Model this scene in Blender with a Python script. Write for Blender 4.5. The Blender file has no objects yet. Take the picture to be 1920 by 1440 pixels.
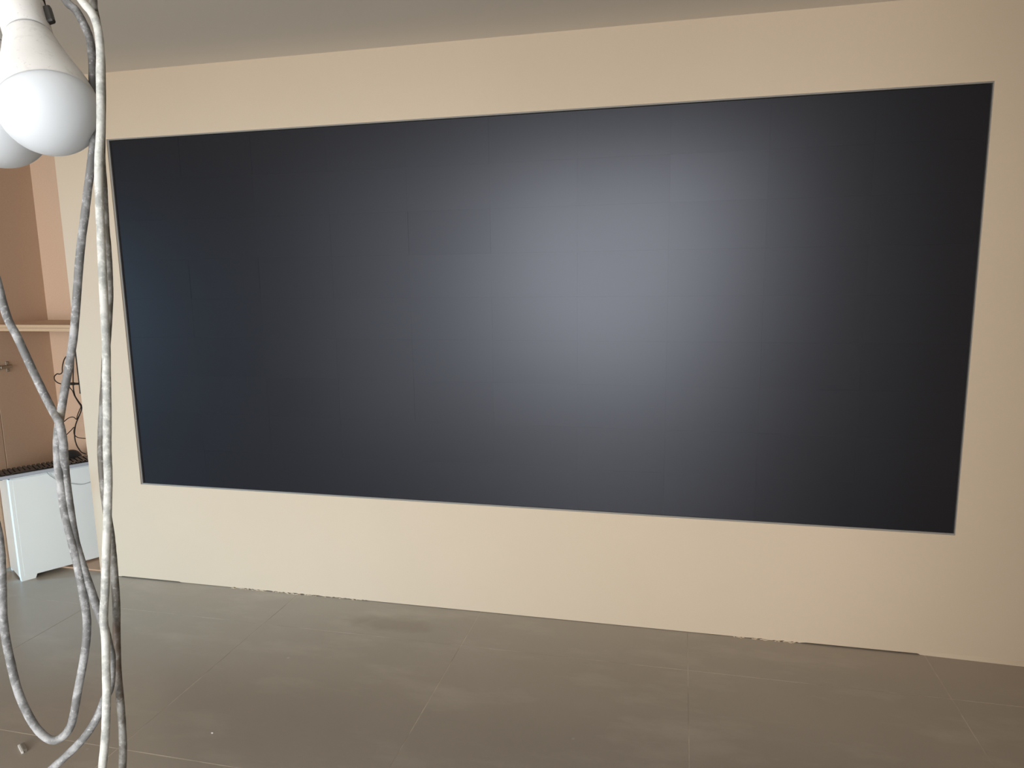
import bpy, bmesh, math, random
from mathutils import Vector, Matrix
random.seed(7)
S = bpy.context.scene
COL = S.collection

# ------------------------------------------------------------------ camera, world, lights, exposure
cam_d = bpy.data.cameras.new('camera'); cam = bpy.data.objects.new('camera', cam_d); COL.objects.link(cam)
cam_d.sensor_fit = 'HORIZONTAL'; cam_d.sensor_width = 36.0; cam_d.lens = 36.0 * 1346.86 / 1920.0
cam_d.clip_start = 0.01
CAM = Vector((2.2879, -2.5807, 1.3497))
def cam_axes(yaw, pitch, roll):
    f = Vector((math.sin(yaw)*math.cos(pitch), math.cos(yaw)*math.cos(pitch), math.sin(pitch)))
    r = Vector((math.cos(yaw), -math.sin(yaw), 0)); u = r.cross(f)
    cr, sr = math.cos(roll), math.sin(roll)
    return cr*r + sr*u, -sr*r + cr*u, f
AR, AU, AF = cam_axes(-0.2327, -0.1592, -0.0150)
M = Matrix((AR, AU, -AF)).transposed().to_4x4(); M.translation = CAM
cam.matrix_world = M
S.camera = cam

S.view_settings.view_transform = 'Standard'; S.view_settings.look = 'None'
S.view_settings.gamma = 1.0; S.view_settings.use_curve_mapping = False
S.view_settings.exposure = 0.0

world = bpy.data.worlds.new('world'); S.world = world; world.use_nodes = True
bg = world.node_tree.nodes['Background']
bg.inputs[0].default_value = (0.96, 0.98, 0.99, 1); bg.inputs[1].default_value = 1.75

def area_light(name, loc, target, sx, sy, power, color):
    d = bpy.data.lights.new(name, 'AREA'); d.shape = 'RECTANGLE'; d.size = sx; d.size_y = sy
    d.energy = power; d.color = color
    o = bpy.data.objects.new(name, d); COL.objects.link(o)
    o.location = loc
    o.rotation_euler = (Vector(target) - Vector(loc)).to_track_quat('-Z', 'Y').to_euler()
    return o
# bright sky and street outside the glazed shop front behind the photographer
day = area_light('daylight_outside', (0.92, -11.0, 1.45), (1.2, 0, 1.2), 3.3, 3.9, 640, (0.98, 0.955, 0.925))
day.rotation_euler.rotate_axis('Z', -0.32)      # light panel rolled to tilt its soft reflection in the display
# added cool light for the left part, entering by the side opening
area_light('added_side_light', (-12.0, -5.4, 2.4), (0.5, 0, 0.4), 0.9, 4.6, 2550, (0.38, 0.72, 1.0))
# ------------------------------------------------------------------ helpers
def at_y(px, py, y):            # photograph pixel -> point on the vertical plane y
    d = AR*((px-960)/1346.86) - AU*((py-720)/1346.86) + AF
    return CAM + d*((y-CAM.y)/d.y)
def at_z(px, py, z):
    d = AR*((px-960)/1346.86) - AU*((py-720)/1346.86) + AF
    return CAM + d*((z-CAM.z)/d.z)
def at_d(px, py, dist):         # photograph pixel -> point at a depth in front of the lens
    d = AR*((px-960)/1346.86) - AU*((py-720)/1346.86) + AF
    return CAM + d*dist

def link(name, me, mat=None, parent=None):
    o = bpy.data.objects.new(name, me); COL.objects.link(o)
    if mat is not None:
        if len(me.materials) == 0: me.materials.append(mat)
    if parent is not None: o.parent = parent
    return o
def obj(name, bm, mat, parent=None, smooth=False):
    bmesh.ops.recalc_face_normals(bm, faces=bm.faces)
    me = bpy.data.meshes.new(name); bm.to_mesh(me); bm.free()
    if smooth:
        for p in me.polygons: p.use_smooth = True
    return link(name, me, mat, parent)
def tag(o, label, cat, group=None):
    o['label'] = label; o['category'] = cat
    if group: o['group'] = group
    return o
def empty(name, loc, rotz=0.0):
    o = bpy.data.objects.new(name, None); COL.objects.link(o); o.location = loc; o.rotation_euler = (0, 0, rotz)
    o.empty_display_size = 0.05
    return o
def struct(o): o['kind'] = 'structure'; return o
def box(bm, x0, x1, y0, y1, z0, z1, bevel=0.0, seg=1):
    g = bmesh.ops.create_cube(bm, size=1.0)
    vs = g['verts']
    for v in vs:
        v.co = Vector(((x0+x1)/2 + v.co.x*(x1-x0), (y0+y1)/2 + v.co.y*(y1-y0), (z0+z1)/2 + v.co.z*(z1-z0)))
    if bevel > 0:
        es = list({e for v in vs for e in v.link_edges})
        bmesh.ops.bevel(bm, geom=es, offset=bevel, segments=seg, affect='EDGES', profile=0.5)
    return bm
def box_obj(name, b, mat, parent=None, bevel=0.0, seg=1):
    return obj(name, box(bmesh.new(), *b, bevel=bevel, seg=seg), mat, parent)
def spline_pts(pts, n=6):       # Catmull-Rom through the points
    P = [Vector(p) for p in pts]; P = [2*P[0]-P[1]] + P + [2*P[-1]-P[-2]]
    out = []
    for i in range(1, len(P)-2):
        a, b, c, d = P[i-1], P[i], P[i+1], P[i+2]
        for k in range(n):
            t = k/n
            out.append(0.5*((2*b) + (c-a)*t + (2*a-5*b+4*c-d)*t*t + (3*b-a-3*c+d)*t**3))
    out.append(P[-2]); return out
def tube(bm, pts, r, seg=8, rough=0.0):
    pts = [Vector(p) for p in pts]; rings = []
    t0 = (pts[1]-pts[0]).normalized()
    nrm = t0.orthogonal().normalized()
    for i, p in enumerate(pts):
        t = (pts[min(i+1, len(pts)-1)] - pts[max(i-1, 0)]).normalized()
        nrm = (nrm - t*nrm.dot(t)).normalized(); bn = t.cross(nrm)
        rr = (r(i/(len(pts)-1)) if callable(r) else r) * (1 + rough*random.uniform(-1, 1))
        rings.append([bm.verts.new(p + rr*(math.cos(a)*nrm + math.sin(a)*bn)) for a in [2*math.pi*k/seg for k in range(seg)]])
    for a, b in zip(rings, rings[1:]):
        for k in range(seg): bm.faces.new((a[k], a[(k+1) % seg], b[(k+1) % seg], b[k]))
    bm.faces.new(rings[0]); bm.faces.new(rings[-1])
    return bm
def lathe(bm, prof, seg=40):    # profile (r, z) revolved about local z
    rings = []
    for r, z in prof:
        if r < 1e-6: rings.append([bm.verts.new((0, 0, z))])
        else: rings.append([bm.verts.new((r*math.cos(2*math.pi*k/seg), r*math.sin(2*math.pi*k/seg), z)) for k in range(seg)])
    for a, b in zip(rings, rings[1:]):
        for k in range(seg):
            q = [a[k % len(a)], a[(k+1) % len(a)], b[(k+1) % len(b)], b[k % len(b)]]
            u = []
            for v in q:
                if v not in u: u.append(v)
            if len(u) > 2: bm.faces.new(u)
    return bm

# ------------------------------------------------------------------ materials
def mat_base(name, color, rough=0.6, spec=0.5, metal=0.0):
    m = bpy.data.materials.new(name); m.use_nodes = True
    b = m.node_tree.nodes['Principled BSDF']
    b.inputs['Base Color'].default_value = (*color, 1); b.inputs['Roughness'].default_value = rough
    b.inputs['Metallic'].default_value = metal; b.inputs['Specular IOR Level'].default_value = spec
    return m, m.node_tree, b
def nd(nt, typ, **kw):
    n = nt.nodes.new(typ)
    for k, v in kw.items():
        if k in n.inputs: n.inputs[k].default_value = v
        else: setattr(n, k, v)
    return n
def coords(nt, world_pos=True, scale=(1, 1, 1)):
    mp = nd(nt, 'ShaderNodeMapping'); mp.inputs['Scale'].default_value = scale
    if world_pos: src = nd(nt, 'ShaderNodeNewGeometry').outputs['Position']
    else: src = nd(nt, 'ShaderNodeTexCoord').outputs['Object']
    nt.links.new(src, mp.inputs['Vector']); return mp.outputs['Vector']
def noise(nt, vec, scale, detail=4, rough=0.6):
    n = nd(nt, 'ShaderNodeTexNoise'); n.inputs['Scale'].default_value = scale
    n.inputs['Detail'].default_value = detail; n.inputs['Roughness'].default_value = rough
    nt.links.new(vec, n.inputs['Vector']); return n.outputs['Fac']
def ramp(nt, fac, stops):
    r = nd(nt, 'ShaderNodeValToRGB'); e = r.color_ramp.elements
    while len(e) < len(stops): e.new(0.5)
    for i, (p, c) in enumerate(stops):
        e[i].position = p; e[i].color = (*c, 1) if len(c) == 3 else c
    nt.links.new(fac, r.inputs['Fac']); return r.outputs['Color']
def mix(nt, fac, a, b, blend='MIX'):
    n = nd(nt, 'ShaderNodeMix'); n.data_type = 'RGBA'; n.blend_type = blend
    for sock, v in ((n.inputs[0], fac), (n.inputs[6], a), (n.inputs[7], b)):
        if isinstance(v, (int, float)): sock.default_value = v
        elif isinstance(v, tuple): sock.default_value = (*v, 1)
        else: nt.links.new(v, sock)
    return n.outputs[2]
def bump(nt, b, height, strength, dist=0.002):
    n = nd(nt, 'ShaderNodeBump'); n.inputs['Strength'].default_value = strength; n.inputs['Distance'].default_value = dist
    nt.links.new(height, n.inputs['Height']); nt.links.new(n.outputs['Normal'], b.inputs['Normal'])

# beige painted wall board
m_wall, nt, b = mat_base('wall_beige', (0.60, 0.485, 0.35), 0.55, 0.3)
v = coords(nt)
n1 = noise(nt, v, 2.2, 4); n2 = noise(nt, v, 260, 2)
nt.links.new(mix(nt, 0.5, ramp(nt, n1, [(0.35, (0.590, 0.478, 0.356)), (0.65, (0.612, 0.496, 0.369))]),
                 ramp(nt, n2, [(0.3, (0.585, 0.474, 0.353)), (0.7, (0.617, 0.500, 0.372))])), b.inputs['Base Color'])
bump(nt, b, n2, 0.12, 0.0006)
m_side, _, _ = mat_base('wall_side_paint', (0.55, 0.43, 0.32), 0.7, 0.2)
m_ceiling, nt, b = mat_base('ceiling_paint', (0.74, 0.68, 0.60), 0.8, 0.2)
bump(nt, b, noise(nt, coords(nt), 120, 3), 0.15, 0.001)

# raw fibreboard of the built-in cabinet
def mdf(name, c0, c1):
    m, nt, b = mat_base(name, c0, 0.7, 0.25)
    v = coords(nt); n = noise(nt, v, 180, 5, 0.75); n2 = noise(nt, v, 3, 3)
    c = ramp(nt, n, [(0.3, c0), (0.7, c1)])
    c = mix(nt, 0.12, c, ramp(nt, n2, [(0.3, c0), (0.7, c1)]), 'MULTIPLY')
    nt.links.new(c, b.inputs['Base Color']); bump(nt, b, n, 0.15, 0.0005)
    return m
m_mdf = mdf('raw_fibreboard', (0.61, 0.45, 0.335), (0.67, 0.505, 0.38))
m_mdf_edge = mdf('sawn_fibreboard_edge', (0.56, 0.43, 0.30), (0.62, 0.48, 0.34))

# large format grey brown floor tile: dusty, softly glossy
m_tile, nt, b = mat_base('floor_tile', (0.25, 0.21, 0.17), 0.42, 0.5)
v = coords(nt)
n1 = noise(nt, v, 1.7, 5, 0.6); n2 = noise(nt, v, 14, 5, 0.65); n3 = noise(nt, v, 90, 4)
c = ramp(nt, n1, [(0.3, (0.35, 0.305, 0.25)), (0.7, (0.385, 0.335, 0.275))])
c = mix(nt, 0.30, c, ramp(nt, n2, [(0.25, (0.345, 0.303, 0.258)), (0.75, (0.385, 0.340, 0.291))]))
# dusty scuffs drawn out along the wall
vs = coords(nt, True, (1.0, 2.6, 1)); n4 = noise(nt, vs, 2.4, 6, 0.62)
c = mix(nt, ramp(nt, n4, [(0.52, (0, 0, 0)), (0.74, (0.7, 0.7, 0.7))]), c, (0.47, 0.42, 0.355))
# small white paint spots
vo = nd(nt, 'ShaderNodeTexVoronoi'); vo.inputs['Scale'].default_value = 4.5; nt.links.new(v, vo.inputs['Vector'])
sp = ramp(nt, vo.outputs['Distance'], [(0.012, (0.55, 0.55, 0.55)), (0.03, (0, 0, 0))])
c = mix(nt, sp, c, (0.55, 0.52, 0.47))
# damp brownish stain near the wall
sub = nd(nt, 'ShaderNodeVectorMath'); sub.operation = 'SUBTRACT'; sub.inputs[1].default_value = (1.23, -0.165, 0.0)
nt.links.new(v, sub.inputs[0])
sc = nd(nt, 'ShaderNodeVectorMath'); sc.operation = 'MULTIPLY'; sc.inputs[1].default_value = (4.2, 14, 0.0); nt.links.new(sub.outputs[0], sc.inputs[0])
ln = nd(nt, 'ShaderNodeVectorMath'); ln.operation = 'LENGTH'; nt.links.new(sc.outputs[0], ln.inputs[0])
ad = nd(nt, 'ShaderNodeMath'); ad.operation = 'ADD'; nt.links.new(ln.outputs['Value'], ad.inputs[0])
ml = nd(nt, 'ShaderNodeMath'); ml.operation = 'MULTIPLY'; ml.inputs[1].default_value = 0.9; nt.links.new(n2, ml.inputs[0]); nt.links.new(ml.outputs[0], ad.inputs[1])
st = ramp(nt, ad.outputs[0], [(0.85, (0.5, 0.5, 0.5)), (1.35, (0, 0, 0))])
# (colour ramps clamp at 1, so shift the distance into 0..1)
dv = nd(nt, 'ShaderNodeMath'); dv.operation = 'MULTIPLY'; dv.inputs[1].default_value = 0.5; nt.links.new(ad.outputs[0], dv.inputs[0])
st = ramp(nt, dv.outputs[0], [(0.42, (0.55, 0.55, 0.55)), (0.68, (0, 0, 0))])
c = mix(nt, st, c, (0.26, 0.215, 0.16))
nt.links.new(c, b.inputs['Base Color'])
b.inputs['Roughness'].default_value = 0.29
bump(nt, b, n3, 0.08, 0.0008)

# pale joint filler, grimy in places
m_grout, nt, b = mat_base('joint_filler', (0.44, 0.38, 0.31), 0.8, 0.2)
nt.links.new(ramp(nt, noise(nt, coords(nt), 2.6, 4, 0.7), [(0.44, (0.385, 0.335, 0.278)), (0.66, (0.70, 0.62, 0.52))]), b.inputs['Base Color'])

# display face: matt black mask of the pixel modules
m_led, nt, b = mat_base('display_face', (0.018, 0.018, 0.021), 0.42, 0.46)
b.inputs['Specular Tint'].default_value = (0.80, 0.85, 1.0, 1)
oi = nd(nt, 'ShaderNodeObjectInfo')
nt.links.new(ramp(nt, oi.outputs['Random'], [(0.0, (0.0090, 0.0085, 0.0105)), (1.0, (0.0097, 0.0092, 0.0112))]), b.inputs['Base Color'])
nt.links.new(ramp(nt, oi.outputs['Random'], [(0.0, (0.323, 0.323, 0.323)), (1.0, (0.327, 0.327, 0.327))]), b.inputs['Roughness'])
m_frame, _, _ = mat_base('recess_metal', (0.25, 0.24, 0.225), 0.55, 0.4, 0.0)
m_dark, _, _ = mat_base('backing_black', (0.02, 0.02, 0.02), 0.8, 0.2)

def cord_mat(name, c_light, c_dark, amt, band=None):
    m, nt, b = mat_base(name, c_light, 0.55, 0.35)
    v = coords(nt); n1 = noise(nt, v, 75, 5, 0.7); n2 = noise(nt, v, 300, 4, 0.7); n3 = noise(nt, v, 11, 2)
    c = mix(nt, ramp(nt, n1, [(amt, (0.9, 0.9, 0.9)), (amt+0.16, (0, 0, 0))]), c_light, c_dark)
    c = mix(nt, ramp(nt, n2, [(0.58, (0, 0, 0)), (0.68, (0.7, 0.7, 0.7))]), c, tuple(min(1, x*1.35) for x in c_light))
    c = mix(nt, ramp(nt, n3, [(0.64, (0, 0, 0)), (0.70, (0.6, 0.6, 0.6))]), c, (0.55, 0.42, 0.24))
    if band:                   # a darker stretch of the sheath between two heights
        z0, z1, band_col = band
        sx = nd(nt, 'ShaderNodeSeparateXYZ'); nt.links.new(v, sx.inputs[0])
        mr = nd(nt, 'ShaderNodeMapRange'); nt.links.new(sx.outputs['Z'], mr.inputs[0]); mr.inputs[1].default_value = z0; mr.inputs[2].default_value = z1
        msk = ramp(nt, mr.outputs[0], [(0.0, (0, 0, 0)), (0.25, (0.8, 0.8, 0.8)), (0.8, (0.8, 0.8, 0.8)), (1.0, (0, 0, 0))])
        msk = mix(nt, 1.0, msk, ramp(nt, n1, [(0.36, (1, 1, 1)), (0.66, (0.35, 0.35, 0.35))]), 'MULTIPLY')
        c = mix(nt, msk, c, band_col)
    nt.links.new(c, b.inputs['Base Color']); bump(nt, b, n2, 0.3, 0.0006)
    return m
m_cord_pale = cord_mat('pale_pvc_cord', (0.54, 0.54, 0.51), (0.29, 0.295, 0.28), 0.38)
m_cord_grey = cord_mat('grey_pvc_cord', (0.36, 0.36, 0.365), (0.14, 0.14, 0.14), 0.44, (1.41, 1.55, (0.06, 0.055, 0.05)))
m_cord_dark = cord_mat('dark_pvc_cord', (0.26, 0.255, 0.24), (0.10, 0.09, 0.075), 0.46, (1.05, 1.125, (0.10, 0.065, 0.045)))
# bulb plastics
m_bulb, nt, b = mat_base('bulb_housing_plastic', (0.86, 0.84, 0.81), 0.5, 0.4)
v = coords(nt, False); n1 = noise(nt, v, 90, 5, 0.7); n2 = noise(nt, v, 420, 4, 0.7)
c = mix(nt, ramp(nt, n1, [(0.57, (0, 0, 0)), (0.70, (0.5, 0.5, 0.5))]), (0.74, 0.73, 0.715), (0.52, 0.53, 0.50))
c = mix(nt, ramp(nt, n2, [(0.60, (0, 0, 0)), (0.70, (0.6, 0.6, 0.6))]), c, (0.45, 0.43, 0.41))
b.inputs['Subsurface Weight'].default_value = 0.4; b.inputs['Subsurface Radius'].default_value = (0.01, 0.01, 0.01); b.inputs['Subsurface Scale'].default_value = 1.0
nt.links.new(c, b.inputs['Base Color'])
m_globe, nt, b = mat_base('bulb_diffuser', (0.66, 0.69, 0.725), 0.42, 0.45)
b.inputs['Subsurface Weight'].default_value = 0.8; b.inputs['Subsurface Radius'].default_value = (0.01, 0.01, 0.01); b.inputs['Subsurface Scale'].default_value = 1.5
m_groove, _, _ = mat_base('bulb_groove', (0.34, 0.34, 0.35), 0.6)
m_holder, _, _ = mat_base('lamp_holder_plastic', (0.028, 0.025, 0.023), 0.5)
m_steel, _, _ = mat_base('hinge_steel', (0.36, 0.33, 0.28), 0.3, 0.5, 1.0)
m_case, nt, b = mat_base('white_case_paint', (0.88, 0.97, 1.0), 0.35, 0.5)
m_case_grey, _, _ = mat_base('case_trim_grey', (0.62, 0.62, 0.64), 0.45)
m_kb_rim, _, _ = mat_base('keyboard_rim', (0.42, 0.47, 0.55), 0.35, 0.5, 0.0)
m_key, _, _ = mat_base('black_keys', (0.012, 0.012, 0.014), 0.22, 0.6)
m_mouse, _, _ = mat_base('mouse_plastic', (0.025, 0.027, 0.03), 0.42)
m_black, _, _ = mat_base('black_rubber_cable', (0.012, 0.010, 0.009), 0.5)
m_wire, _, _ = mat_base('thin_grey_wire', (0.28, 0.32, 0.35), 0.5)
m_scrap, _, _ = mat_base('white_scrap', (0.80, 0.79, 0.76), 0.5)

# ------------------------------------------------------------------ room shell
W, H, Z0, CEIL = 3.2, 1.45, 0.442, 2.1465
WX0, WX1 = -0.262, 3.62        # the boarded wall
XL, XR, YB, YF = -4.2, 3.62, -3.05, 0.40

# floor: joint bed + every tile its own piece
floor = struct(box_obj('floor', (XL-0.1, XR+0.1, YB-0.15, YF+0.1, -0.12, -0.0004), m_grout))
gx = [-0.07 + 0.8017*k for k in range(-6, 7)]; gy = [-0.264 - 0.752*k for k in range(-1, 5)]
tile_me = {}
def tile(x0, x1, y0, y1):
    key = (round(x1-x0, 4), round(y1-y0, 4))
    if key not in tile_me:
        bm = box(bmesh.new(), -key[0]/2, key[0]/2, -key[1]/2, key[1]/2, -0.008, 0)
        top = [e for e in bm.edges if all(abs(v.co.z) < 1e-6 for v in e.verts)]
        bmesh.ops.bevel(bm, geom=top, offset=0.0003, segments=1, affect='EDGES')
        bmesh.ops.recalc_face_normals(bm, faces=bm.faces)
        me = bpy.data.meshes.new('tile'); bm.to_mesh(me); bm.free(); me.materials.append(m_tile); tile_me[key] = me
    o = link('tile', tile_me[key], None, floor)
    o.location = ((x0+x1)/2, (y0+y1)/2, random.uniform(-0.0001, 0.0001))
J = 0.0015
for i in range(len(gx)-1):
    x0, x1 = max(gx[i]+J, XL), min(gx[i+1]-J, XR)
    if x1 - x0 < 0.02: continue
    for j in range(len(gy)-1):
        y1, y0 = min(gy[j]-J, YF), max(gy[j+1]+J, YB)
        if y1 - y0 < 0.02: continue
        tile(x0, x1, y0, y1)

struct(box_obj('ceiling', (XL-0.1, XR+0.1, YB-0.15, YF+0.1, CEIL, CEIL+0.1), m_ceiling))

# boarded wall with the display opening; lower edge ragged with paint and filler
def wall_front():
    bm = bmesh.new(); T = 0.032
    def gap(x):
        if x > 3.12: return 0.0
        g = 0.0016
        if 0.42 < x < 1.05: g = 0.0018 + random.choice((-0.0016, 0.0, 0.0008, 0.0016, -0.0006))
        elif 2.55 < x < 2.75: g = 0.0025 + random.choice((-0.0022, 0.0, 0.0012))
        elif 2.75 < x: g = 0.0045
        elif x < 0.15: g = 0.0045 if x > -0.15 else 0.002
        return max(0.0, g)
    def flare(x): return 0.012*min(1, max(0, (x-3.12)/0.3))
    zs = [None, 0.012, Z0, Z0+H, CEIL]
    xs_mid = [0.0, W]
    def grid(pts_x, zlo, zhi, first=False):
        for xa, xb in zip(pts_x, pts_x[1:]):
            f = [(xa, 0, zlo), (xb, 0, zlo), (xb, 0, zhi), (xa, 0, zhi)]
            bm.faces.new([bm.verts.new(p) for p in f])
    # lower skirt in fine steps
    n = 500; xs = [WX0 + (WX1-WX0)*k/n for k in range(n+1)]
    gs = [gap(x) for x in xs]
    bot = [bm.verts.new((x, -flare(x), g)) for x, g in zip(xs, gs)]
    mid = [bm.verts.new((x, 0, 0.014)) for x in xs]
    back = [bm.verts.new((x, T, g)) for x, g in zip(xs, gs)]
    for k in range(n):
        bm.faces.new((bot[k], bot[k+1], mid[k+1], mid[k])); bm.faces.new((back[k], back[k+1], bot[k+1], bot[k]))
    grid([WX0, 0, W, WX1], 0.014, Z0); grid([WX0, 0], Z0, Z0+H); grid([W, WX1], Z0, Z0+H); grid([WX0, 0, W, WX1], Z0+H, CEIL)
    def quad(*p): bm.faces.new([bm.verts.new(q) for q in p])
    # opening reveal
    quad((0, 0, Z0), (0, T, Z0), (0, T, Z0+H), (0, 0, Z0+H)); quad((W, 0, Z0), (W, T, Z0), (W, T, Z0+H), (W, 0, Z0+H))
    quad((0, 0, Z0), (W, 0, Z0), (W, T, Z0), (0, T, Z0)); quad((0, 0, Z0+H), (W, 0, Z0+H), (W, T, Z0+H), (0, T, Z0+H))
    # left edge and back of the board
    quad((WX0, 0, 0.0), (WX0, T, 0.0), (WX0, T, CEIL), (WX0, 0, CEIL))
    for (xa, xb, za, zb) in ((WX0, 0, 0, CEIL), (W, WX1, 0, CEIL), (0, W, 0, Z0), (0, W, Z0+H, CEIL)):
        quad((xa, T, za), (xb, T, za), (xb, T, zb), (xa, T, zb))
    bmesh.ops.remove_doubles(bm, verts=bm.verts, dist=1e-5)
    return obj('wall_front', bm, m_wall)
wf = struct(wall_front())
bm = bmesh.new()
for k in range(70):
    x = random.choice((random.uniform(0.40, 1.02), random.uniform(0.40, 1.02), random.uniform(2.50, 2.72)))
    g = bmesh.ops.create_icosphere(bm, subdivisions=1, radius=1.0); sx_, sy_ = random.uniform(0.002, 0.008), random.uniform(0.0012, 0.003); y = -random.uniform(0.0, 0.006)
    for vv in g['verts']: vv.co = Vector((x + vv.co.x*sx_, y + vv.co.y*sy_, 0.0008 + vv.co.z*0.0016))
pc = obj('paint_crumbs', bm, m_wall, wf); pc['kind'] = 'stuff'
struct(box_obj('wall_rear', (XL-0.1, XR+0.1, YF, YF+0.1, -0.1, CEIL), m_side))
struct(box_obj('wall_right', (XR, XR+0.1, YB-0.15, YF, -0.1, CEIL), m_side))
bm = bmesh.new()                # side wall; its unseen opening is added to shape the cool side light
box(bm, XL-0.1, XL, YB-0.15, -2.41, -0.1, CEIL); box(bm, XL-0.1, XL, -0.6, YF, -0.1, CEIL); box(bm, XL-0.1, XL, -2.41, -0.6, 1.5, CEIL)
struct(obj('wall_left', bm, m_side))
# shop-front wall behind the photographer, with a tall glazed opening
OX0, OX1, OZ1 = -0.7, 2.75, 2.10
bm = bmesh.new()
box(bm, XL, OX0, YB-0.15, YB, -0.1, OZ1); box(bm, OX1, XR, YB-0.15, YB, -0.1, OZ1); box(bm, XL, XR, YB-0.15, YB, OZ1, CEIL)
struct(obj('wall_back', bm, m_side))

# ------------------------------------------------------------------ video wall
vw = empty('video_wall', (W/2, 0.007, Z0))
tag(vw, 'large matt black display wall of seamless modules recessed into the beige wall', 'screen')
def part(name, bm, mat, root, smooth=False):       # mesh built in world coordinates, re-based to its root
    o = obj(name, bm, mat, None, smooth)
    inv = Matrix.Translation(root.location) @ root.rotation_euler.to_matrix().to_4x4()
    o.data.transform(inv.inverted()); o.parent = root
    return o
FL, FB, FT, FR = 0.0085, 0.0050, 0.0042, 0.0022      # visible widths of the left, lower, upper and right rail
for b6 in ((0, W, 0.003, 0.031, Z0+H-FT, Z0+H), (0, W, 0.003, 0.031, Z0, Z0+FB), (0, FL, 0.003, 0.031, Z0+FB, Z0+H-FT), (W-FR, W, 0.003, 0.031, Z0+FB, Z0+H-FT)):
    part('frame_rail', box(bmesh.new(), *b6), m_frame, vw)
part('backing', box(bmesh.new(), FL, W-FR, 0.030, 0.0315, Z0+FB, Z0+H-FT), m_dark, vw)
NX, NZ = 10, 9
mx, mz = (W-FL-FR-0.004)/NX, (H-FB-FT-0.004)/NZ
bm = box(bmesh.new(), -mx/2+0.00005, mx/2-0.00005, 0, 0.014, -mz/2+0.00005, mz/2-0.00005)
bmesh.ops.recalc_face_normals(bm, faces=bm.faces)
led_me = bpy.data.meshes.new('display_module'); bm.to_mesh(led_me); bm.free(); led_me.materials.append(m_led)
for i in range(NX):
    for j in range(NZ):
        o = link('display_module', led_me, None, vw)
        o.location = (FL+0.001+mx*(i+0.5)-W/2, random.uniform(-0.00004, 0.00004), FB+0.001+mz*(j+0.5))
        o.rotation_euler = (random.gauss(0, 0.0009), 0, random.gauss(0, 0.0009))

# ------------------------------------------------------------------ built-in cabinet to the left
CX, CY = -0.737, 0.334
cab = empty('built_in_cabinet', (CX, 0.03, 0.0))
tag(cab, 'tall open cabinet of raw brown fibreboard with one shelf, left of the beige wall', 'cabinet')
part('side_panel', box(bmesh.new(), CX-0.018, CX, 0.024, CY+0.018, 0.0, CEIL-0.002), m_mdf, cab)
part('side_panel', box(bmesh.new(), 0.10, 0.118, 0.034, CY+0.018, 0.0, CEIL-0.002), m_mdf, cab)
part('back_panel', box(bmesh.new(), CX, 0.10, CY, CY+0.018, 0.0, CEIL-0.002), m_mdf, cab)
part('bottom_panel', box(bmesh.new(), CX, 0.10, 0.034, CY, 0.0, 0.006), m_mdf, cab)
sh = part('shelf', box(bmesh.new(), CX, 0.10, 0.034, CY, 1.1068, 1.1210), m_mdf, cab)
sh2 = part('shelf', box(bmesh.new(), CX, 0.10, 0.034, CY, 1.1214, 1.1356), m_mdf, cab)
part('shelf_edge', box(bmesh.new(), CX+0.0005, WX0-0.001, 0.030, 0.0339, 1.1068, 1.1207, bevel=0.0008), m_mdf_edge, cab)
part('shelf_edge', box(bmesh.new(), CX+0.0005, WX0-0.001, 0.030, 0.0339, 1.1216, 1.1356, bevel=0.0008), m_mdf_edge, cab)
door = part('door', box(bmesh.new(), CX-0.0185, CX-0.0005, -0.19, 0.0195, 0.010, CEIL-0.01, bevel=0.001), m_mdf, cab)
def hinge(z):
    bm = bmesh.new()
    box(bm, CX+0.0002, CX+0.010, 0.045, 0.105, z-0.007, z+0.007, bevel=0.002)       # arm
    box(bm, CX+0.0002, CX+0.003, 0.078, 0.096, z-0.024, z+0.024, bevel=0.001)       # mounting plate
    box(bm, CX+0.0, CX+0.007, 0.012, 0.046, z-0.010, z+0.010, bevel=0.002)          # knuckle
    g = bmesh.ops.create_cone(bm, cap_ends=True, segments=20, radius1=0.0175, radius2=0.0165, depth=0.004)
    for vv in g['verts']: vv.co = Vector((CX+0.0015+vv.co.z, -0.005+vv.co.x, z+vv.co.y))
    for dz in (-0.017, 0.017):
        g = bmesh.ops.create_cone(bm, cap_ends=True, segments=10, radius1=0.004, radius2=0.003, depth=0.003)
        for vv in g['verts']: vv.co = Vector((CX+0.0045+vv.co.z, 0.087+vv.co.x, z+dz+vv.co.y))
    o = obj('hinge', bm, m_steel)
    o.data.transform(Matrix.Translation(-cab.location)); o.parent = cab
    o['label'] = 'steel concealed hinge'
hinge(0.938); hinge(0.16); hinge(1.95)

# ------------------------------------------------------------------ white case with keyboard and mouse
E1 = Vector((0.515, 0.857, 0)).normalized(); E2 = Vector((-E1.y, E1.x, 0))
A = Vector((-0.557, -0.132, 0)); ROT = math.atan2(E1.y, E1.x)
case = empty('computer_case', A, ROT)
tag(case, 'white upright computer case standing askew on the floor in front of the cabinet', 'computer case')
L, D, TH = 0.40, 0.205, 0.474
def lpart(name, bm, mat, root, smooth=False): return obj(name, bm, mat, root, smooth)   # local coordinates
lpart('shell', box(bmesh.new(), 0.004, L, 0.004, D, 0.022, TH, bevel=0.004, seg=2), m_case, case)
lpart('side_cover', box(bmesh.new(), 0.010, L, 0.0, 0.004, 0.018, TH-0.006, bevel=0.0012), m_case, case)
lpart('front_panel', box(bmesh.new(), -0.004, 0.010, 0.001, D-0.001, 0.012, TH-0.004, bevel=0.001, seg=1), m_case, case)
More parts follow.
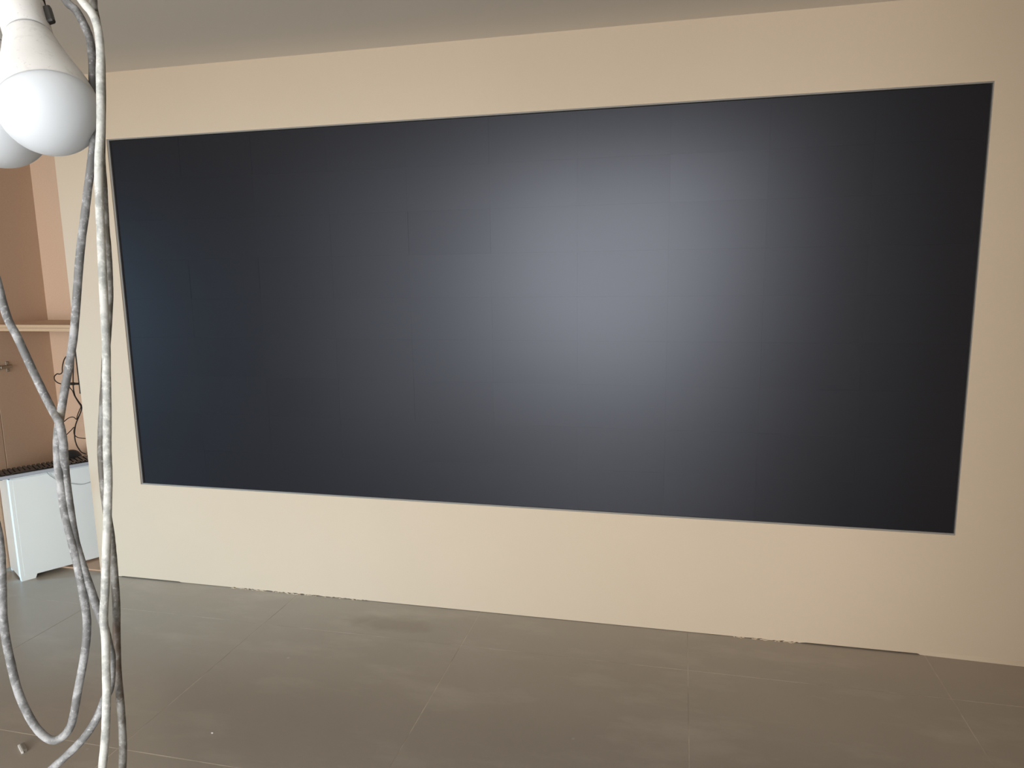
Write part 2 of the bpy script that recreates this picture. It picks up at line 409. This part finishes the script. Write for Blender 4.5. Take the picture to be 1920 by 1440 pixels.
for fx in (0.0, L-0.06):
    for fy in (0.0, D-0.03):
        bm = bmesh.new(); zb = 0.0062 if fx > 0.1 else 0.0        # the far feet stand on the cabinet's bottom panel
        vs = [(fx-0.002, zb), (fx+0.052, zb), (fx+0.060, 0.021), (fx-0.004, 0.021)]
        a = [bm.verts.new((x, fy+0.0005, z)) for x, z in vs]; c_ = [bm.verts.new((x, fy+0.030, z)) for x, z in vs]
        bm.faces.new(a); bm.faces.new(c_)
        for k in range(4): bm.faces.new((a[k], a[(k+1) % 4], c_[(k+1) % 4], c_[k]))
        lpart('foot', bm, m_case, case)

kb = empty('keyboard', A + E1*(-0.075) + E2*(-0.012) + Vector((0, 0, TH+0.004)), ROT-0.035)
tag(kb, 'slim black keyboard with light grey rim lying on top of the white case', 'keyboard')
KL, KD, KH = 0.44, 0.135, 0.0145
for fx in (0.03, KL-0.05):
    for fy in (0.012, KD-0.022): lpart('rubber_foot', box(bmesh.new(), fx, fx+0.02, fy, fy+0.010, -0.0038, 0.0005), m_black, kb)
lpart('keyboard_case', box(bmesh.new(), 0, KL, 0, KD, 0.0, KH, bevel=0.003, seg=2), m_kb_rim, kb)
lpart('key_bed', box(bmesh.new(), 0.006, KL-0.006, 0.006, KD-0.006, KH-0.001, KH+0.0006), m_key, kb)
bm = bmesh.new(); s = 0.0158
for sx_, sy_ in ((0, 0),): pass
a = [bm.verts.new((x, y, 0)) for x, y in ((-s/2, -s/2), (s/2, -s/2), (s/2, s/2), (-s/2, s/2))]
t = [bm.verts.new((x, y, 0.0052)) for x, y in ((-s*.4, -s*.36), (s*.4, -s*.36), (s*.4, s*.42), (-s*.4, s*.42))]
bm.faces.new(a); bm.faces.new(t)
for k in range(4): bm.faces.new((a[k], a[(k+1) % 4], t[(k+1) % 4], t[k]))
bmesh.ops.recalc_face_normals(bm, faces=bm.faces)
key_me = bpy.data.meshes.new('key'); bm.to_mesh(key_me); bm.free(); key_me.materials.append(m_key)
for row in range(6):
    y = 0.017 + row*0.0202; x = 0.017; k = 0
    while x < KL-0.014:
        w = 1.0
        if row == 0 and 4 <= k <= 4: w = 5.4
        if w > 1 and x + w*0.0188 > KL-0.02: w = 1.0
        o = link('space_bar' if w > 1 else 'key', key_me, None, kb)
        o.location = (x + (w-1)*0.0188/2, y, KH+0.0004); o.scale = (w*1.0 if w == 1 else w*1.15, 1, 1)
        x += 0.0188*w; k += 1
# thin lead sagging over the front of the case
fp = lambda px, py, off=0.006: (lambda d: CAM + d*(((A - E2*off) - CAM).dot(E2)/d.dot(E2)))(AR*((px-960)/1346.86) - AU*((py-720)/1346.86) + AF)
pts = [fp(86, 881.5, .012), fp(88, 885.5, .010), fp(93, 891), fp(100, 896), fp(108, 900), fp(118, 903.5), fp(130, 906), fp(142, 907.7), fp(152, 908.4), fp(161, 906.5), fp(170, 903), fp(180, 897)]
o = obj('keyboard_lead', tube(bmesh.new(), spline_pts(pts, 4), 0.0011, 6), m_wire, None, True)
o.data.transform((Matrix.Translation(kb.location) @ kb.rotation_euler.to_matrix().to_4x4()).inverted()); o.parent = kb
o['label'] = 'thin grey lead sagging across the front of the case'

# mouse resting behind the keys
mp = A + E1*0.275 + E2*0.163
ms = empty('computer_mouse', (mp.x, mp.y, TH+0.0005), ROT+0.1)
tag(ms, 'dark grey computer mouse lying behind the keyboard on the white case', 'mouse')
bm = bmesh.new(); bmesh.ops.create_uvsphere(bm, u_segments=28, v_segments=16, radius=1.0)
for vv in bm.verts:
    x, y, z = vv.co
    zz = max(z, -0.12) if z < 0 else z*(0.92 + 0.15*x - 0.10*x*x)
    vv.co = (x*0.056, y*(0.033 - 0.004*(1-abs(x))), (zz+0.12)*0.047)
lpart('mouse_body', bm, m_mouse, ms, True)
bm = bmesh.new(); g = bmesh.ops.create_cone(bm, cap_ends=True, segments=20, radius1=0.010, radius2=0.010, depth=0.006)
for vv in g['verts']: vv.co = Vector((-0.034 + vv.co.x, vv.co.z, 0.034 + vv.co.y))
lpart('scroll_wheel', bm, m_black, ms, True)

# ------------------------------------------------------------------ black leads hanging in the cabinet
Y = 0.22
def black_cable(pix, r, label, y=Y, name='black_cable'):
    pts = [at_y(px, py, y + dy) for px, py, dy in pix]
    o = obj(name, tube(bmesh.new(), spline_pts(pts, 5), r, 8), m_black, None, True)
    return tag(o, label, 'cable', 'black leads hanging in the cabinet')
black_cable([(150, 640, -.02), (144, 655, 0), (139, 670, 0), (137.5, 690, 0), (137, 711, 0), (137.5, 727, 0), (140.5, 742, 0), (148, 754, 0), (153, 761.5, 0), (151.5, 772, 0), (146.5, 784, 0), (142, 796, 0), (140, 810, 0), (140.5, 823, 0), (143.5, 834, 0), (148, 842, -.02), (153, 848, -.05), (160, 851, -.06)], 0.00288,
            'long black lead twisting down the back panel to the mouse')
black_cable([(152, 652, -.02), (143, 662, .01), (135, 664, .012), (126, 667, .012), (120, 675, .012), (117, 688, .01), (116.5, 698, .008), (112, 701.5, .006), (107, 701, .006), (102, 706, .006), (103, 713, .006), (109, 718, .006), (116, 720, .006), (124, 720.5, .006), (131, 719.8, 0)], 0.00264,
            'black lead curling in a small loop out to the left of the plug')
black_cable([(128, 721, -.006), (131, 727, -.006), (136, 733, -.006), (139.5, 742, -.007), (146.5, 754, -.007), (151.5, 762, -.007), (149, 769, -.007), (145.5, 778, -.007), (143.2, 786, -.007), (139.5, 783, -.004), (134, 782, -.004), (126, 785.5, -.004), (116, 795, -.004), (110, 806, -.004), (112, 818, -.004), (121, 817.5, -.004), (131, 809, -.004), (138.5, 801, -.008)], 0.00216,
            'thin black lead bowing left in a wide arc below the plug')
black_cable([(140.5, 800, .006), (138.5, 808, .006), (139.5, 815, .006), (145, 819.8, .006), (152, 821.5, .006), (161, 822, .006), (172, 821, .006)], 0.00216,
            'short black lead bending right behind the beige wall edge')
black_cable([(150, 632, .03), (143, 650, .03), (142.5, 668, .03), (145, 690, .03), (148, 715, .03), (150.5, 738, .03)], 0.0030,
            'straight black lead hanging plumb beside the beige wall edge')
# inline plug
p0, p1 = at_y(130.5, 719.5, Y), at_y(147, 719.5, Y)
bm = bmesh.new(); tube(bm, [p0, p0.lerp(p1, .12), p0.lerp(p1, .14), p0.lerp(p1, .55), p0.lerp(p1, .57), p1], lambda t: 0.0042 if t < .15 else (0.0068 if t < .65 else 0.0052), 10)
tag(obj('plug_connector', bm, m_black), 'black inline plug lying across the hanging black leads', 'plug')

# ------------------------------------------------------------------ work-light bulbs and their cords, close to the camera
def bulb(c_px, base_px, d, tip_lean, scale, label):
    c = at_d(*c_px, d); up_pt = at_d(*base_px, d + tip_lean)
    ax = (up_pt - c).normalized()
    q = ax.to_track_quat('Z', 'Y')
    root = empty('light_bulb', c); root.rotation_mode = 'QUATERNION'; root.rotation_quaternion = q; root.scale = (scale,)*3
    tag(root, label, 'light bulb', 'hanging work-light bulbs')
    R = 0.030
    prof = [(0, -R)] + [(R*math.sin(a), -R*math.cos(a)) for a in [math.radians(k*6) for k in range(1, 16)]]
    lpart('diffuser', lathe(bmesh.new(), prof + [(0.0300, 0.0011), (0.0299, 0.0022)], 56), m_globe, root, True)
    hp = [(0.02999, 0.0011), (0.0298, 0.0045), (0.0291, 0.0080), (0.0284, 0.0125), (0.0270, 0.0185), (0.0252, 0.0245), (0.0233, 0.0310), (0.0215, 0.0375), (0.0198, 0.0440), (0.0182, 0.0505), (0.0168, 0.0570), (0.0156, 0.0620), (0.0150, 0.0640)]
    lpart('housing', lathe(bmesh.new(), hp + [(0.0143, 0.0648)], 56), m_bulb, root, True)
    lpart('groove', lathe(bmesh.new(), [(0, 0.0645), (0.0142, 0.0645), (0.0138, 0.0668), (0, 0.0668)], 40), m_groove, root, True)
    lpart('collar', lathe(bmesh.new(), [(0, 0.0665), (0.0144, 0.0665), (0.0149, 0.0675), (0.0150, 0.0760), (0.0152, 0.0900), (0.0150, 0.0985), (0, 0.0985)], 40), m_bulb, root, True)
    lpart('lamp_holder', lathe(bmesh.new(), [(0, 0.0982), (0.0158, 0.0983), (0.0164, 0.1080), (0.0165, 0.1180), (0.0110, 0.1300), (0.0060, 0.1380), (0, 0.1380)], 32), m_holder, root, True)
    # dark contact lug standing off the right side of the collar
    side = (q.inverted() @ AR); side.z = 0; side.normalize()
    bm = box(bmesh.new(), -0.0022, 0.0042, -0.0022, 0.0022, -0.004, 0.0115, bevel=0.001)
    bm.transform(Matrix.Translation(side*0.0150 + Vector((0, 0, 0.0765))) @ Matrix.Rotation(math.atan2(side.y, side.x), 4, 'Z'))
    lpart('contact_lug', bm, m_holder, root)
    top = root.matrix_basis @ Vector((0, 0, 0.137))
    return root, top, ax
ROSE = at_d(120, -760, 0.56); ROSE.z = CEIL
def cord_part(root, p, ax, end, mat):
    pts = [p - ax*0.004, p + ax*0.03, p + ax*0.06 + Vector((0, 0, 0.03)), p.lerp(end, 0.5) + ax*0.02, p.lerp(end, 0.8), end]
    o = obj('cord', tube(bmesh.new(), spline_pts(pts, 6), 0.0026, 8), mat, None, True)
    o.data.transform(root.matrix_basis.inverted()); o.parent = root
b1, t1, ax1 = bulb((92, 203), (38, 12), 0.470, 0.030, 1.0, 'white dusty bulb hanging at upper left, in front of the other bulb')
b2, t2, ax2 = bulb((-1, 231), (-30, 40), 0.536, 0.030, 1.08, 'white bulb mostly cut off by the left edge, behind the dusty bulb')
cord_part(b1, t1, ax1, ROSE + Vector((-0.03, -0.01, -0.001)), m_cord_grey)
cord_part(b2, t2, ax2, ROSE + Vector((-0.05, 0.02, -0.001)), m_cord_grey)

def cord(pix, r, mat, label, up=None, up_end=None):
    pts = [at_d(px, py, d) for px, py, d in pix]
    if up is not None: pts = [ROSE + Vector((up[0], up[1], -0.001))] + pts
    if up_end is not None: pts = pts + [ROSE + Vector((up_end[0], up_end[1], -0.001))]
    o = obj('hanging_cord', tube(bmesh.new(), spline_pts(pts, 5), r, 10, 0.025), mat, None, True)
    return tag(o, label, 'cord', 'hanging lamp cords')
d0, d1, d2, d3 = 0.462, 0.478, 0.480, 0.492
cord([(112, -420, .52), (104, -180, .49), (116, -60, .47), (153, 0, d0), (172, 24, d0), (183, 52, d0), (188, 94, d0), (188, 142, d0), (189, 212, d0), (188.5, 248, d0), (185.5, 295, d0), (185, 340, d0), (186, 371, d0), (189, 438, d0), (192, 504, d0), (195.5, 576, d0), (199, 649, d0), (200, 715, d0), (201, 782, d0), (201, 845, d0), (203, 898, d0), (202, 942, d0), (201, 987, d0), (199, 1042, d0), (197, 1109, d0), (195.5, 1131, d0), (194.5, 1164, d0), (198, 1198, d0), (199, 1253, d0), (200, 1298, d0), (199, 1342, d0), (197, 1387, d0), (192, 1440, d0), (191, 1490, d0), (200, 1540, .47), (212, 1560, .475)],
     0.0026, m_cord_pale, 'pale cord hanging almost straight down, nearest strand of the bundle', up=(0.0, 0.0))
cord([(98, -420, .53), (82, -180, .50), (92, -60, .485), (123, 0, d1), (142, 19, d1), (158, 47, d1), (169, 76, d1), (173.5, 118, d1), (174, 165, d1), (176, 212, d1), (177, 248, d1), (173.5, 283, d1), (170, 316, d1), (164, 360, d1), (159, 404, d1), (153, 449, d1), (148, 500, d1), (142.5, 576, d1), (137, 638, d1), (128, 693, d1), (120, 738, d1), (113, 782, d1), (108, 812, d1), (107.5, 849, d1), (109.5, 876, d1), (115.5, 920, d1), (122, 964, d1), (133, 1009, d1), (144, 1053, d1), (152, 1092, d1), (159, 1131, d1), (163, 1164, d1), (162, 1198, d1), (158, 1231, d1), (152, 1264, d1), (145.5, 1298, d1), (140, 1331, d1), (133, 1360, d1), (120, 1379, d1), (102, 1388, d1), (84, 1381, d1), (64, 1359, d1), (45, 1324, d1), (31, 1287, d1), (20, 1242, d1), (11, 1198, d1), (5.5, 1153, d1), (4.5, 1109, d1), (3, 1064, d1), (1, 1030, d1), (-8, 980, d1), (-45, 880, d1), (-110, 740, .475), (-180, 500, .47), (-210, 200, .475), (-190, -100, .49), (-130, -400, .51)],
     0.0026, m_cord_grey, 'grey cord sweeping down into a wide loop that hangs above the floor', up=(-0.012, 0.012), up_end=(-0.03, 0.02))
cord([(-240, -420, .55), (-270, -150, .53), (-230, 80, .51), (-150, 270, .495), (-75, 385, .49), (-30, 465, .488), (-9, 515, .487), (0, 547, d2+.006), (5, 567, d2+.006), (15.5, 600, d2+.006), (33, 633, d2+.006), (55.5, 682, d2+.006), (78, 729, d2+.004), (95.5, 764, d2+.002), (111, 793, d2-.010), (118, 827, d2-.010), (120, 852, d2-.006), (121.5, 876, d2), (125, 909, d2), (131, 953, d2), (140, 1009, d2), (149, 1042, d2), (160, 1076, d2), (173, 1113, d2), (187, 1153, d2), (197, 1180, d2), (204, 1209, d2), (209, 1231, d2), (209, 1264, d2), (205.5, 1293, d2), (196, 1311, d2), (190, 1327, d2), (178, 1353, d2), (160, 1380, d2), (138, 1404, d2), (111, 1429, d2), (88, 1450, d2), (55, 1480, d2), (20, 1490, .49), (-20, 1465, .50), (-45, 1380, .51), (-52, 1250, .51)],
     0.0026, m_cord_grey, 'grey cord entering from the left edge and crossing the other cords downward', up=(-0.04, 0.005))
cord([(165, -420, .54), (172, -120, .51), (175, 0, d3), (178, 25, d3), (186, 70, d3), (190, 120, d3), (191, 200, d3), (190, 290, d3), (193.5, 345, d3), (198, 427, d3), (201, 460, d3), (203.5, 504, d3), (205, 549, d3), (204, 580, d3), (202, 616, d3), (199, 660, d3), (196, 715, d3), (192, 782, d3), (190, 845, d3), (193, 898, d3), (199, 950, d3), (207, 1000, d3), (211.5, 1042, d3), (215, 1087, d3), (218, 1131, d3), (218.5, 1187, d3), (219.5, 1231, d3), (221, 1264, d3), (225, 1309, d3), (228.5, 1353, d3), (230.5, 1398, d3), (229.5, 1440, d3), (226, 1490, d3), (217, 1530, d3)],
     0.0025, m_cord_dark, 'dark cord showing to the right behind the pale cord', up=(0.012, 0.012))

# ------------------------------------------------------------------ scraps on the floor
p = at_z(39.5, 1406, 0); dq = at_z(43, 1413, 0) - at_z(36, 1399, 0)
sc1 = empty('plastic_offcut', p, math.atan2(dq.y, dq.x))
tag(sc1, 'short white plastic offcut with a brown side, on the floor below the cords', 'scrap')
hl = dq.length/2
lpart('white_strip', box(bmesh.new(), -hl, hl, -0.0035, 0.0025, 0.0, 0.006, bevel=0.0008), m_scrap, sc1)
m_off, _, _ = mat_base('offcut_brown', (0.20, 0.17, 0.14), 0.7)
lpart('brown_side', box(bmesh.new(), -hl*0.8, hl*0.9, 0.0027, 0.0120, 0.0, 0.009, bevel=0.0008), m_off, sc1)
p = at_z(398, 1375, 0)
bm = bmesh.new(); bmesh.ops.create_icosphere(bm, subdivisions=1, radius=1.0)
for vv in bm.verts: vv.co = Vector((p.x + vv.co.x*0.0042, p.y + vv.co.y*0.0028, 0.0016 + vv.co.z*0.0019))
tag(obj('paint_chip', bm, m_scrap), 'tiny white chip of paint lying alone on the floor', 'scrap')
